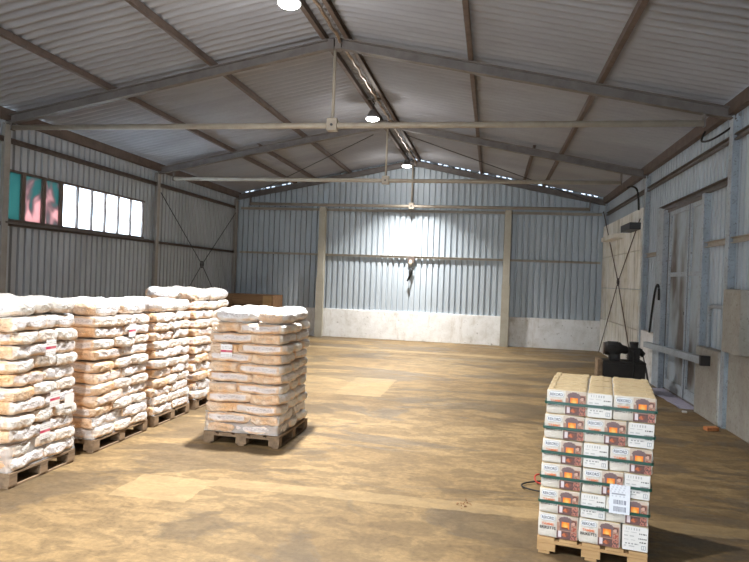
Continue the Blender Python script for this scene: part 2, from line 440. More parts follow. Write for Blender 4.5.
# tie pipes
for y, z, xa, xb, n in ((10.05, 4.405, -8.46, 2.95, 'nearest'), (15.33, 4.35, -8.15, 2.80, 'middle'), (20.42, 4.33, -8.05, 2.85, 'rear')):
    t = thing('tie_pipe', f'cream horizontal tie pipe of the {n} roof frame, hung from ridge', 'pipe', (XM, y, z), 0, 'horizontal tie pipes')
    b = MB(); b.tube([(xa-XM, 0, 0), (xb-XM, 0, 0)], .048, 12); b.build('pipe', M['pipe'], t)
    b = MB(); b.tube([(.0, 0, .1), (0, 0, RB-z+.01)], .026, 8); b.build('hanger_rod', M['pipe'], t)
    b = MB(); b.box(-.085, .085, -.07, .07, -.09, .11, .012)
    br = b.build('junction_bracket', M['pipe'], t)
    b = MB(); b.tube([(0, -.072, 0), (0, -.085, 0)], .022, 8); b.build('bolt', M['darksteel'], br)
    for xe in (xa-XM, xb-XM):
        b = MB(); zt = roofz(xe+XM, RB)-z+.012; b.box(xe-.012, xe+.012, -.05, .05, -.055, zt); b.build('end_plate', M['steel'], t)

# bracing rods
def rods(name, label, cat, segs, r, m, ring=None, group=None):
    t = thing(name, label, cat, ring or segs[0][0], 0, group); o = Vector(t.location)
    for a, c in segs:
        bb = MB(); bb.tube([Vector(a)-o, Vector(c)-o], r, 6); bb.build('rod', m, t)
    if ring:
        bb = MB(); n = 14
        bb.tube([(0, .09*math.cos(2*math.pi*k/n), .09*math.sin(2*math.pi*k/n)) for k in range(n+1)], .02, 6)
        bb.build('tension_ring', M['darksteel'], t)
        for a, c in segs:
            d = (Vector(a)-o).normalized(); bb = MB(); bb.tube([d*.10, d*.22], .03, 6); bb.build('turnbuckle', M['darksteel'], t)
    return t
xb = FL-.01; c0 = (xb, 18.0, 2.20)
rods('cross_brace', 'thin crossed bracing rods with a ring on the left wall', 'brace',
     [(c0, (xb, 20.42, 4.02)), (c0, (xb, 15.45, 4.0)), (c0, (xb, 15.45, .01)), (c0, (xb, 20.42, .01))], .011, M['darksteel'], c0, 'crossed wall braces')
xb = 3.25; c0 = (xb, 17.7, 2.12)
rods('cross_brace', 'thin crossed bracing rods with a ring before limewashed right wall', 'brace',
     [(c0, (xb, 20.40, 4.26)), (c0, (xb, 15.40, 3.55)), (c0, (xb, 15.5, .01)), (c0, (xb, 20.3, .01))], .013, M['rust'], c0, 'crossed wall braces')
rods('roof_brace', 'thin diagonal wire under the rear bay of the right roof slope', 'brace', [((-2.2, 15.5, 5.50), (3.1, 20.3, 4.47))], .010, M['darksteel'], None, 'diagonal roof wires')
rods('roof_brace', 'thin diagonal wire under the rear bay of the left roof slope', 'brace', [((-3.0, 15.5, 5.50), (-8.3, 20.3, 4.47))], .010, M['darksteel'], None, 'diagonal roof wires')

b = MB(); pts = []
for i in range(160):
    y = Y0+.2+i*.166
    pts.append((-2.52+.014*math.sin(i*1.9), y, 5.735+.012*math.sin(i*1.3)))
tag(b.tube(pts, .026, 7).build('ridge_cable', M['tape'], None, True), 'lumpy wrapped cable run along the right ridge purlin', 'cable')

# lamps
LE, LP = 400, 52
LY = [-3.9, 1.9, 7.72, 13.45, 19.05]
names = ['rearmost, far behind the camera', 'behind the camera', 'nearest, at the top edge', 'second along the ridge', 'farthest, close to the back wall']
for y, n in zip(LY, names):
    t = thing('high_bay_light', f'round lit ceiling lamp, {n}', 'lamp', (XM-.01, y, 5.36), 0, 'ceiling lamps on the ridge')
    bb = MB(); bb.tube([(0, 0, .02), (0, 0, .05), (0, 0, .10), (0, 0, .17), (0, 0, .20)], [.15, .15, .11, .07, .05], 20); bb.build('housing', M['lamp'], t)
    bb = MB(); bb.tube([(0, 0, .03), (0, 0, .0), (0, 0, -.02)], [.142, .14, .115], 20); bb.build('lens', M['glow'], t)
    bb = MB(); bb.tube([(0, 0, .19), (.0, .0, .30), (.03, 0, .34), (.0, 0, .38), (-.02, 0, .43)], .012, 7); bb.build('hook', M['darksteel'], t)
    bb = MB(); bb.box(-.16, .20, -.02, .02, .42, .445); bb.build('hanger_bar', M['steel'], t)
    L = bpy.data.lights.new('lamp_light', 'AREA'); L.shape = 'DISK'; L.size = .26; L.energy = LE*(.85 if y > 15 else 1.05 if y > 0 else .8); L.color = (1, .975, .93); L.spread = R(112)
    lo = link('lamp_light', L, t); lo.location = (0, 0, -.03)
    P = bpy.data.lights.new('lamp_glow', 'POINT'); P.energy = LP; P.shadow_soft_size = .05; P.color = (1, .98, .95)
    lo = link('lamp_glow', P, t); lo.location = (0, 0, -.09)

# ------------------------------------------------------------------ right wall furniture
t = thing('door_1', 'tall grey steel sliding door with rubbed brown marks', 'door', (3.44, DY0, 0), kind='structure')
DW = DY1-DY0
def leaf(y0, y1, lab):
    bb = MB(); bb.box(.0, .02, y0, y1, .05, 3.50); lf = bb.build('door_leaf', M['door'], t)
    bb = MB()
    for yy in (y0, y1-.07): bb.box(-.035, .0, yy, yy+.07, .05, 3.50)
    bb.build('stile', M['bluesteel'], lf)
    bb = MB()
    for z in (.05, 2.22, 3.42): bb.box(-.03, .0, y0+.07, y1-.07, z, z+(.18 if z < 1 else .08))
    bb.build('cross_rail', M['bluesteel'], lf)
    return lf
leaf(.04, .86, ''); lf = leaf(.94, DW-.06, '')
bb = MB(); bb.tube([(-.03, 1.06, 1.55), (.0, 1.06, 1.55)], .03, 8); bb.build('lock', M['darksteel'], lf)
bb = MB(); bb.box(-.02, .065, -.03, DW+.03, 0, .05); bb.build('threshold', M['steel'], t)
bb = MB(); bb.box(-.05, .03, -.05, DW+.3, 3.50, 3.54); bb.build('top_track', M['steel'], t)
bb = MB(); bb.box(-.02, .05, .86, .94, .02, 3.5); bb.box(-.02, .05, DW-.06, DW+.06, .0, 3.5); bb.build('backing_post', M['darksteel'], t)
b = MB(); b.section((FR+.095, 11.20, 0), (FR+.095, 11.20, 3.55), I(.12, .19, .012, .02), (1, 0, 0))
structure(b.build('trim_4', M['bluesteel']), 'blue grey steel jamb post on the near side of the door', 'post')
b = MB(); b.box(3.32, XR-.02, 13.62, 14.12, 0, 3.58, .01)
structure(b.build('trim_5', M['bluesteel']), 'wide blue grey steel post on the far side of the door', 'post')
b = MB(); b.section((3.24, 14.35, .80), (3.24, 10.50, .90), RECT(.10, .11))
t = tag(b.build('barrier_beam', M['bluesteel']), 'pale steel channel laid level across the foot of the sliding door', 'beam')
bb = MB(); bb.box(3.16, 3.33, 10.49, 10.56, .83, .98); o = bb.build('end_block', M['black'], t); o['label'] = 'dark end block'
b = MB(); b.box(3.20, XR-.09, 9.12, 9.76, 1.125, 2.0, .03)
bm_ = b.bm
bmesh.ops.subdivide_edges(bm_, edges=bm_.edges[:], cuts=3, use_grid_fill=True)
for v in bm_.verts: v.co += Vector((1, 1, 1))*noise.noise(v.co*5)*.022
tag(b.build('concrete_block', M['concrete']), 'rough square concrete block on the low wall at right edge', 'block')
b = MB(); b.tube([(3.40, 10.95, 1.08), (3.40, 10.95, 1.55), (3.40, 10.90, 1.68), (3.40, 10.80, 1.73), (3.40, 10.15, 1.73)], .035, 10, True, True)
tag(b.build('bent_pipe', M['bluesteel']), 'bent grey pipe rising from low concrete wall beside the door', 'pipe')
b = MB(); b.tube([(3.30, 14.35, 1.055), (3.297, 14.20, 1.45), (3.297, 14.08, 1.75), (3.297, 13.95, 1.98), (3.297, 13.80, 2.06), (3.297, 13.70, 1.98), (3.297, 13.66, 1.75)], .022, 8, True, True)
tag(b.build('hose', M['rubber']), 'black hose looped over the post left of the door', 'hose')
b = MB(); b.tube([(3.05, 15.9, 4.33), (3.10, 15.7, 4.33), (3.17, 15.5, 4.24), (3.2, 15.42, 4.05), (3.22, 15.42, 3.75)], .022, 8, True, True)
tag(b.build('cable', M['rubber']), 'black cable drooping from the eave over the limewashed wall', 'cable')
b = MB(); b.tube([(3.29, 11.1, 4.55), (3.20, 11.0, 4.36), (3.18, 10.6, 4.27), (3.22, 10.25, 4.27), (3.34, 10.09, 4.36)], .016, 7, True, True)
tag(b.build('cable', M['rubber']), 'thin black cable sagging under the right eave near the front column', 'cable')
b = MB(); b.box(3.04, 3.30, 17.45, 19.3, 3.26, 3.38, .01)
tag(b.build('wooden_ledge', M['lime']), 'yellowish ledge on the limewashed wall at the far right', 'ledge')
b = MB(); b.box(3.05, 3.30, 15.5, 16.55, 3.32, 3.48, .01)
tag(b.build('cable_box', M['darksteel']), 'dark grey box fixed high on the limewashed wall', 'box')
# plastic sheet at the door foot
bm = bmesh.new(); g = []
for i in range(9):
    row = []
    for j in range(25):
        x = 3.08+.34*i/8; y = 11.35+2.2*j/24
        if i == 0: x += .08*noise.noise(Vector((y*2, 0, 3)))+.06*abs((j-12)/12)
        row.append(bm.verts.new((x, y, .008+.012*abs(noise.noise(Vector((x*9, y*9, 1)))))))
    g.append(row)
for i in range(8):
    for j in range(24): bm.faces.new((g[i][j], g[i+1][j], g[i+1][j+1], g[i][j+1])).smooth = True
me = bpy.data.meshes.new('plastic_sheet'); bm.to_mesh(me); bm.free(); me.materials.append(M['plasticsheet'])
tag(link('plastic_sheet', me), 'crumpled lilac plastic sheet on floor at the foot of the door', 'sheet')
b = MB(); b.box(-.09, .09, -.05, .05, 0, .055, .01)
o = b.build('brick_piece', M['brickred']); o.location = (3.12, 9.78, 0); o.rotation_euler = (0, 0, .3)
tag(o, 'broken piece of orange brick on the floor by the right wall', 'brick')
b = MB(); b.box(-.035, .035, -.03, .03, 0, .03, .008)
o = b.build('paper_scrap', M['white_label']); o.location = (3.12, 11.05, 0)
tag(o, 'small white scrap on the floor near the plastic sheet', 'scrap')

# back wall tool
t = thing('hanging_tool', 'black handle hanging from a hook at centre of back wall', 'tool', (-2.60, 20.60, 2.71))
bb = MB(); bb.box(-.10, .12, -.02, .0, -.18, .0); bb.build('mount_plate', M['rust'], t)
bb = MB(); bb.tube([(0, -.03, -.10), (0, -.05, -.2), (.01, -.05, -.30)], [.045, .07, .04], 10); bb.build('hook_knob', M['pipe'], t)
bb = MB(); bb.tube([(.06, -.05, -.33), (.02, -.05, -.5), (-.03, -.05, -.68), (-.09, -.05, -.78)], [.04, .045, .04, .02], 8); bb.build('handle', M['rubber'], t)
# oil blots on the plinth are thin plates of dirt
# crate at far left
t = thing('wooden_crate', 'brown wooden crate standing by the far left corner', 'crate', (-7.66, 19.95, 0))
for z in (.0, .33, .66, .99):
    bb = MB(); bb.box(-.85, .85, -.48, -.45, z+.01, z+.30, .005); bb.build('front_board', M['crate'], t)
for x in (-.85, .82):
    bb = MB(); bb.box(x, x+.03, -.45, .45, .0, 1.29); bb.build('side_panel', M['crate'], t)
bb = MB(); bb.box(-.85, .85, .45, .48, 0, 1.29); bb.build('back_panel', M['crate'], t)
bb = MB(); bb.box(-.85, .85, -.48, .48, 1.29, 1.315); bb.build('lid', M['crate'], t)
for x in (-.80, .52): 
    bb = MB(); bb.box(x, x+.28, -.505, -.48, 0, 1.29, .004); bb.build('batten', M['wood_new'] if x > 0 else M['crate'], t)
b = MB(); b.box(-.28, .28, -.2, .2, 0, 1.05, .04); b.box(-.2, .2, -.15, .15, 1.05, 1.12, .02)
o = b.build('storage_box', M['black']); o.location = (-8.18, 18.3, 0); tag(o, 'dark box behind the row of pellet stacks near the left wall', 'box')

# compressor
t = thing('compressor', 'black motor compressor on a box base behind the briquette pallet', 'machine', (2.50, 12.9, 0), R(-2)); t.scale = (.82, .82, .98)
bb = MB(); bb.box(-.46, .46, -.3, .3, .0, .60, .02); bb.box(-.47, .47, -.31, .31, .55, .60, .01); bb.build('base', M['black'], t)
bb = MB(); bb.box(-.58, -.47, -.33, .2, .0, .62, .01); o = bb.build('end_board', M['wood_grey'], t); o['label'] = 'brown end board'
bb = MB(); bb.box(-.30, -.06, -.1, .12, .58, .74, .01); bb.build('motor_foot', M['black'], t)
bb = MB(); bb.tube([(-.40, 0, .82), (-.38, 0, .82), (-.06, 0, .82), (-.02, 0, .82), (.08, 0, .80), (.12, 0, .80)], [.10, .13, .13, .085, .08, .05], 18)
for k in range(12):
    a = 2*math.pi*k/12; bb.box(-.34, -.10, .128*math.cos(a)-.006, .128*math.cos(a)+.006, .82+.128*math.sin(a)-.006, .82+.128*math.sin(a)+.012)
bb.build('motor', M['black'], t)
bb = MB(); bb.tube([(-.43, 0, .82), (-.40, 0, .82)], .118, 18); o = bb.build('fan_cover', M['rust'], t); o['label'] = 'rusty round fan cover'
bb = MB(); bb.box(.12, .36, -.12, .14, .58, .86, .02); bb.box(.16, .32, -.1, .1, .86, .93, .01)
for k in range(5): bb.box(.11, .37, -.13, .15, .64+k*.04, .65+k*.04)
bb.tube([(.24, -.02, .92), (.24, -.02, .97)], .10, 12); bb.tube([(.34, 0, .82), (.46, 0, .72)], .06, 10)
bb.build('pump', M['black'], t)
bb = MB(); bb.tube([(.18, -.15, .80), (.20, -.32, .78), (.20, -.35, .5), (.19, -.34, .1)], .02, 8, True, True); bb.build('hose', M['rubber'], t)
bb = MB(); bb.tube([(.40, -.05, .84), (.47, -.25, .5), (.56, -.36, .02)], .022, 8); bb.build('strut', M['darksteel'], t)

# ------------------------------------------------------------------ pallets
def pallet(label, w, d, h, wood_m, loc, rz=0.):
    t = thing('wooden_pallet', label, 'pallet', loc, rz, 'wooden pallets')
    tb, bh = .02, h-.062
    bb = MB(); 
    nb_ = 5; bw = w/nb_*.82
    for i in range(nb_):
        x = (w-bw)*i/(nb_-1); q = MB(); q.box(x, x+bw, 0, d, h-.02, h, .003); q.build('deck_board', wood_m, t)
    bb.bm.free()
    for y in (0, d/2-.05, d-.10):
        q = MB(); q.box(0, w, y, y+.10, h-.042, h-.0205, .003); q.build('stringer_board', wood_m, t)
        for x in (0, w/2-.065, w-.13):
            q = MB(); q.box(x, x+.13, y, y+.10, .0205, h-.0425, .004); q.build('block', wood_m, t)
    for x in (0, w/2-.05, w-.10):
        q = MB(); q.box(x+.01, x+.09, 0, d, 0, .02, .003); q.build('bottom_board', wood_m, t)
    return t

# ------------------------------------------------------------------ pellet bags
def pillow(l, w, h, seed, wsides=(), top=False):
    """soft filled bag: a rounded box with creases; 'print' = white plastic, lilac band, lettering"""
    nu, nv, nw = 22, 16, 8; bm = bmesh.new(); off = Vector((seed*3.7, seed*1.3, seed*2.1))
    lay = bm.verts.layers.float_color.new('print'); P = 3.0 if top else 6.0; verts = {}
    def get(i, j, k):
        if (i, j, k) in verts: return verts[(i, j, k)]
        u, v, q = 2*i/nu-1, 2*j/nv-1, 2*k/nw-1
        u, v = math.copysign(abs(u)**.85, u), math.copysign(abs(v)**.85, v)
        sc_ = (abs(u)**P+abs(v)**P+abs(q)**P)**(-1/P); m = max(abs(u), abs(v), abs(q)); sc_ *= m
        x, y, z = u*sc_*l/2/(.985), v*sc_*w/2/(.985), q*sc_*h/2
        n1 = noise.noise(Vector((x*6, y*6, z*6))+off); n2 = noise.noise(Vector((x*15, y*15, z*18))+off)
        cr = 1-abs(noise.noise(Vector((x*8+z*7, y*8-z*5, z*9))+off*1.3))*2.2
        ex, ey = max(0, abs(u)-.55)/.45, max(0, abs(v)-.55)/.45
        x += math.copysign(1, u)*ex*(.012*n1+.010*n2-.012*max(0, cr)); y += math.copysign(1, v)*ey*(.012*n1+.010*n2-.012*max(0, cr))
        if top and q > 0: z += q*(.020*n1+.008*n2-.006*max(0, cr))
        else: z += q*(.006*n1+.003*n2)
        z += (.016*noise.noise(Vector((x*5, y*5, seed*1.7))))*max(abs(u), abs(v))**3
        vv = bm.verts.new((x, y, z)); verts[(i, j, k)] = vv
        wn = n1*.6+n2*.5
        sx, smx, syy, smy = i == nu, i == 0, j == nv, j == 0
        side = sx or smx or syy or smy
        r = .12+.5*wn if side else (.8 if q > 0 else .35)+.4*wn
        if ('x' in wsides and sx) or ('-y' in wsides and smy):
            r = min(1, .92+.7*wn) if q > -.30 else max(.05, .30+1.1*wn)
        if top: r = min(1, r+(.25 if side else .45))
        g_ = 1. if ((smy or syy) and abs(u) < .84 and -.3 < q < .55) else 0.
        t_ = 1. if ((smy or syy) and -.05 < q < .30 and (abs(u) < .35 or .42 < u < .75)) or ((sx or smx) and abs(v) < .45 and -.05 < q < .3) else 0.
        vv[lay] = (max(0, min(1, r)), g_, t_, 1)
        return vv
    def quad(a, b, c, d):
        f = bm.faces.new((get(*a), get(*b), get(*c), get(*d))); f.smooth = True
    for i in range(nu):
        for j in range(nv):
            quad((i, j, nw), (i+1, j, nw), (i+1, j+1, nw), (i, j+1, nw)); quad((i, j, 0), (i, j+1, 0), (i+1, j+1, 0), (i+1, j, 0))
    for k in range(nw):
        for i in range(nu):
            quad((i, 0, k), (i+1, 0, k), (i+1, 0, k+1), (i, 0, k+1)); quad((i, nv, k), (i, nv, k+1), (i+1, nv, k+1), (i+1, nv, k))
        for j in range(nv):
            quad((nu, j, k), (nu, j+1, k), (nu, j+1, k+1), (nu, j, k+1)); quad((0, j, k), (0, j, k+1), (0, j+1, k+1), (0, j+1, k))
    me = bpy.data.meshes.new('pellet_bag'); bm.to_mesh(me); bm.free(); me.materials.append(M['bag']); return me

BAGH = .118
mesh_side = [pillow(.60, .405, BAGH, k) for k in range(4)]
mesh_side_w = [pillow(.60, .415, BAGH, 10+k, ('x',)) for k in range(4)]       # right end white (lying along x)
mesh_long_w = [pillow(.60, .41, BAGH, 20+k, ('-y',)) for k in range(4)]      # lying along y, its long side on the right white
mesh_top = [pillow(.58, .39, .17, 30+k, ('x', '-y'), True) for k in range(5)]
ORD = ['bottom', 'second', 'third', 'fourth', 'fifth', 'sixth', 'seventh', 'eighth', 'ninth', 'tenth', 'eleventh', 'top']

def stack(which, grp, x0, y0, w, d, pitch, lean=0., seed=0, wrap=True):
    g = random.Random(seed); z0 = .137
    cs = .40*w                                   # narrow column
    for k in range(12):
        left_narrow = (k+seed) % 2 == 0
        items = []
        nx = cs/2 if left_narrow else w-cs/2; wx = cs+(w-cs)/2 if left_narrow else (w-cs)/2
        ns, wsd = ('left', 'right') if left_narrow else ('right', 'left')
        for q, n in ((.25, 'front'), (.75, 'back')): items.append((nx, d*q, 90, f'{n} {ns}', ns))
        for q, n in ((1/6, 'front'), (.5, 'middle'), (5/6, 'back')): items.append((wx, d*q, 0, f'{n} {wsd}', wsd))
        for x, y, a, pos, sd in items:
            top = k == 11
            if top: me = g.choice(mesh_top)
            elif sd == 'right' and pos.startswith('front') and 1 < k < 9 and g.random() < {1: .4, 2: .8, 3: .75, 4: .5}.get(seed, 0.): me = g.choice(mesh_side)
            elif sd == 'right': me = g.choice(mesh_long_w if a else mesh_side_w)
            else: me = g.choice(mesh_side)
            o = link('pellet_bag', me)
            sc = pitch/.115
            jx = g.uniform(-.012, .022)*(1 if sd == 'right' else -.5); jy = g.uniform(-.022, .012)
            o.location = (x0+x+jx+lean*k/11, y0+y+jy, z0+pitch*(k+.5)+(.022 if top else 0))
            tilt = g.uniform(-3.4, 3.4) if k < 11 else g.uniform(-4, 4)
            o.rotation_euler = (R(g.uniform(-2., 2.)), R(tilt*.7), R(a+g.uniform(-2.5, 2.5)))
            o.scale = ((d/2)/.54, cs/.36, sc) if a else ((w-cs)/.54, (d/3)/.36, sc)
            lay = f'{ORD[k]} layer' if k in (0, 11) else f'{ORD[k]} layer up'
            tag(o, f'{"puffy" if top else "plastic"} pellet bag at {pos}, {lay}, in {which}', 'bag', grp)
    # stretch film skirt round the base of the load
    if wrap:
        bm = bmesh.new(); prev = None; first = None; n = 120; hh = .235
        per = [(0, 0), (w, 0), (w, d), (0, d)]
        def perim(t):
            L = 2*(w+d); s = (t % 1)*L; 
            if s < w: return s, 0, (0, -1)
            s -= w
            if s < d: return w, s, (1, 0)
            s -= d
            if s < w: return w-s, d, (0, 1)
            return 0, d-(s-w), (-1, 0)
        cols = []
        for i in range(n):
            x, y, nn = perim(i/n); col = []
            cx, cy = x-w/2, y-d/2
            for j in range(9):
                z = z0+.004+hh*j/8
                out = 1.022+.014*noise.noise(Vector((x*6, y*6, z*14+seed)))+(.018 if j == 0 else 0)+.012*math.sin(j*2.6)
                if j == 8: z += .03*noise.noise(Vector((x*5, y*5, seed)))
                col.append(bm.verts.new((x0+w/2+cx*out, y0+d/2+cy*out, z)))
            cols.append(col)
        for i in range(n):
            p, q = cols[i], cols[(i+1) % n]
            for j in range(8): bm.faces.new((p[j], q[j], q[j+1], p[j+1])).smooth = True
        me = bpy.data.meshes.new('stretch_film'); bm.to_mesh(me); bm.free(); me.materials.append(M['film'])
        tag(link('stretch_film', me), f'wrinkled clear stretch film round the foot of {which}', 'film', 'stretch films')

PW, PD = .92, 1.07
rows = [('nearest', 4.95, .1235, 1.06, .90), ('second', 6.17, .1185, .92, 1.07), ('third', 7.41, .117, .92, .94), ('farthest', 8.55, .128, .92, 1.07)]
for i, (n, y, p, PW, PD) in enumerate(rows):
    which = f'{n} stack of the left row'
    pallet(f'worn wooden pallet under the {which}', PW, PD, .135, M['wood_grey'], (-4.08-PW, y, 0))
    stack(which, f'pellet bags in the {which}', -4.08-PW+.02, y+.01, PW-.05, PD-.02, p, 0, i+1)
PW, PD = .92, 1.07
pallet('worn wooden pallet under the lone central stack', PW, PD, .135, M['wood_grey'], (-3.21, 6.95, 0), R(-1))
stack('the lone central stack', 'pellet bags in the lone central stack', -3.19, 6.97, PW-.06, PD-.02, .1145, .03, 10)

# ------------------------------------------------------------------ prints
def print_mesh(name, w, h, nx, ny, fn):
    bm = bmesh.new(); lay = bm.loops.layers.float_color.new('Col')
    g = [[bm.verts.new((w*i/nx, 0, h*j/ny)) for j in range(ny+1)] for i in range(nx+1)]
    for i in range(nx):
        for j in range(ny):
            f = bm.faces.new((g[i][j], g[i+1][j], g[i+1][j+1], g[i][j+1])); c = fn((i+.5)/nx, (j+.5)/ny)
            for l in f.loops: l[lay] = (*c, 1)
    me = bpy.data.meshes.new(name); bm.to_mesh(me); bm.free(); me.materials.append(M['print']); return me
def text_mesh(s, width, m, height=None, bold=.0):
    cu = bpy.data.curves.new('lettering', 'FONT'); cu.body = s; cu.align_x = 'CENTER'; cu.align_y = 'CENTER'; cu.offset = bold
    o = bpy.data.objects.new('lettering', cu); C.objects.link(o)
    me = bpy.data.meshes.new_from_object(o); bpy.data.objects.remove(o)
    xs = [v.co.x for v in me.vertices]; ys = [v.co.y for v in me.vertices]
    sx = width/(max(xs)-min(xs)); sy = sx if not height else height/(max(ys)-min(ys))
    cx, cy = (max(xs)+min(xs))/2, (max(ys)+min(ys))/2
    for v in me.vertices: v.co = Vector(((v.co.x-cx)*sx, 0, (v.co.y-cy)*sy))
    me.materials.clear(); me.materials.append(m); return me

def sticker_fn(u, v):
    if .40 < v < .55 and u < .98: return (.55, .05, .12) if u < .45 else (.60, .16, .2)
    if v > .65 and math.sin(u*47+int(v*12)*5) > .1 and int(v*14) % 2: return (.35, .35, .38)
    if v < .32 and int(v*16) % 2 and math.sin(u*39) > 0: return (.45, .45, .47)
    return (.85, .85, .87)
ST = print_mesh('pallet_sticker', .14, .15, 24, 18, sticker_fn)
WH = print_mesh('pallet_sticker', .14, .13, 8, 8, lambda u, v: (.86, .86, .88))
def sticker(me, x, y, z, rz, label, parent_hint=None):
    o = link('sticker', me); o['label'] = label
    side = rz > 1
    bags = [q for q in C.objects if q.name.startswith('pellet_bag') and ((q['label'].split(' at ')[1].split(',')[0].endswith('right')) if side else 'front' in q['label'])]
    bpy.context.view_layer.update()
    def ext(q):
        vs = [q.matrix_world @ v.co for v in q.data.vertices]
        vs = [v for v in vs if abs(v.z-z) < .09 and abs((v.y-y) if side else (v.x-x)) < .10]
        if not vs: return None
        return max(v.x for v in vs) if side else min(v.y for v in vs)
    best = None
    for q in bags:
        c = q.matrix_world.translation
        if abs(c.x-x) > .75 or abs(c.y-y) > .75 or abs(c.z-z) > .16: continue
        e = ext(q)
        if e is None: continue
        sc_ = abs(c.z-z)
        if best is None or sc_ < best[0]: best = (sc_, q, e)
    zz = z-.07
    es = [e for e in (ext(q) for q in bags if abs(q.matrix_world.translation.x-x) < .75 and abs(q.matrix_world.translation.y-y) < .75 and abs(q.matrix_world.translation.z-z) < .2) if e is not None]
    e = max(es)+.004 if side else min(es)-.004
    o.parent = best[1]; o.matrix_parent_inverse = best[1].matrix_world.inverted()
    o.location = (e, y, zz) if side else (x, e, zz); o.rotation_euler = (R(2), 0, rz)
sticker(ST, -3.03, 6.925, 1.07, 0, 'white sticker with red bar')
XF = -4.035
for me, y, z, lab in ((ST, 5.33, 1.20, 'white sticker with red bar'), (ST, 5.42, .70, 'white sticker with red bar'),
                      (WH, 5.62, .66, 'plain white sticker'), (ST, 5.30, .42, 'white sticker with red bar'),
                      (ST, 6.72, 1.26, 'white sticker with red bar')):
    sticker(ME := me, XF, y, z, R(90), lab)

# ------------------------------------------------------------------ briquette pallet
BX, BY, BR = .398, 4.865, R(-9.5)
LW, LD, SW, PH = .287, .192, .175, .181      # long pack width/depth, short width, height
TW = 2*LW+SW; TD = 5*LD
pallet('new light wooden pallet under the briquette packs', TW, TD+.02, .118, M['wood_new'], (BX, BY, 0), BR)
def pack_mesh(w, d, h, seed):
    bm = bmesh.new()
    bmesh.ops.create_cube(bm, size=1, matrix=Matrix.Translation((w/2, d/2, h/2)) @ Matrix.Diagonal((w*.985, d*.985, h*.985, 1)))
    bmesh.ops.bevel(bm, geom=bm.edges[:], offset=.012, segments=2, affect='EDGES', profile=.5)
    bmesh.ops.subdivide_edges(bm, edges=[e for e in bm.edges if e.calc_length() > .05], cuts=3, use_grid_fill=True)
    for v in bm.verts:
        n = noise.noise(v.co*14+Vector((seed*3, seed, 0)))*.004
        v.co += Vector((n*.6, 0, n))
        if v.co.y > d*.2: v.co.y += n
    bm.normal_update()
    for f in bm.faces:
        f.smooth = True
        f.material_index = 1 if f.normal.z > .75 else 0
    me = bpy.data.meshes.new('pack_body'); bm.to_mesh(me); bm.free()
    me.materials.append(M['paper']); me.materials.append(M['kraft']); return me
long_bodies = [pack_mesh(LW, LD, PH, k) for k in range(3)]
SD = TD/3
short_bodies = [pack_mesh(SW, SD, PH, 7+k) for k in range(3)]

def fire(u, v):
    n = noise.noise(Vector((u*7, v*7, 2)))*.5+.5; n2 = noise.noise(Vector((u*15, v*15, 5)))*.5+.5
    c = (.30+.25*n, .17+.16*n, .12+.13*n)
    if v > .88 or (v > .70 and (u < .12)): c = (.60, .50, .42)
    du, dv = (u-.42)/.34, (v-.80)/.16
    if du*du+dv*dv < 1 or (.14 < u < .70 and .36 < v < .82): c = (.15+.08*n2, .10+.05*n2, .10+.06*n2)
    if .22 < u < .62 and .42 < v < .72:
        k = max(0, 1-abs((u-.42)/.22))*max(0, 1-abs((v-.54)/.24)); k = k*.9+.5*(n2-.5)
        c = (.95, .17+.55*max(0, k), .03+.25*max(0, k)**2)
        if v < .49 and n > .5: c = (.2, .06, .03)
    if (u-.84)**2/.016+(v-.74)**2/.012 < 1: c = (.62, .40, .32) if (u-.82)**2/.006+(v-.70)**2/.005 < 1 else (.16, .07, .06)
    if .72 < u < .98 and .38 < v < .58: c = (.38, .10, .07) if n2 > .4 else (.55, .32, .24)
    if v < .34:
        c = (.10+.1*n2, .055+.05*n2, .05+.05*n2)
        if (u-.42)**2/.02+(v-.18)**2/.007 < 1: c = (.55, .16, .07) if n > .4 else (.25, .08, .05)
        if u > .70 and n2 > .5: c = (.50, .20, .15)
        if .07 < u < .22 and .08 < v < .32: c = (.74, .66, .70)
    return c
PICW = LW*.49
FIRE = print_mesh('fire_picture', PICW, PH*.93, 26, 30, fire)
def backprint(u, v):
    base = (.76, .75, .74)
    if .84 < v < .95: return (.45, .45, .45) if .1 < u < .75 and math.sin(u*60) > .5 else base
    for vv, a, b, c, k in ((.76, .06, .6, (.50, .50, .5), 20), (.72, .66, .94, (.10, .10, .10), 90), (.60, .06, .5, (.5, .5, .5), 25), (.52, .62, .95, (.08, .08, .08), 80),
                           (.44, .06, .55, (.48, .48, .48), 22), (.38, .66, .95, (.08, .08, .08), 70), (.27, .08, .62, (.30, .30, .30), 300), (.17, .06, .5, (.5, .5, .5), 20)):
        if abs(v-vv) < .022 and a < u < b and math.sin(u*k+vv*40) > -.55: return c
    if .74 < u < .92 and .08 < v < .26 and (abs(u-.74) < .03 or abs(u-.92) < .03 or abs(v-.08) < .03 or abs(v-.26) < .03 or math.sin(u*70) > .4): return (.34, .36, .40)
    return base
BACK = print_mesh('back_print', SW*.93, PH*.92, 40, 40, backprint)
def roundrect(w, h, r, m):
    bm = bmesh.new(); vs = []
    for cx, cy, a0 in ((w/2-r, h/2-r, 0), (-w/2+r, h/2-r, 90), (-w/2+r, -h/2+r, 180), (w/2-r, -h/2+r, 270)):
        for k in range(5): a = R(a0+k*22.5); vs.append(bm.verts.new((cx+r*math.cos(a), 0, cy+r*math.sin(a))))
    bm.faces.new(vs[::-1]); bmesh.ops.recalc_face_normals(bm, faces=bm.faces)
    me = bpy.data.meshes.new('brand_label'); bm.to_mesh(me); bm.free(); me.materials.append(m); return me
LAB = roundrect(.104, .038, .017, M['white_label'])
LABR = roundrect(.107, .041, .018, M['ink_rim'])
T1 = text_mesh('REKORD', .088, M['ink_navy'], .021, .015)
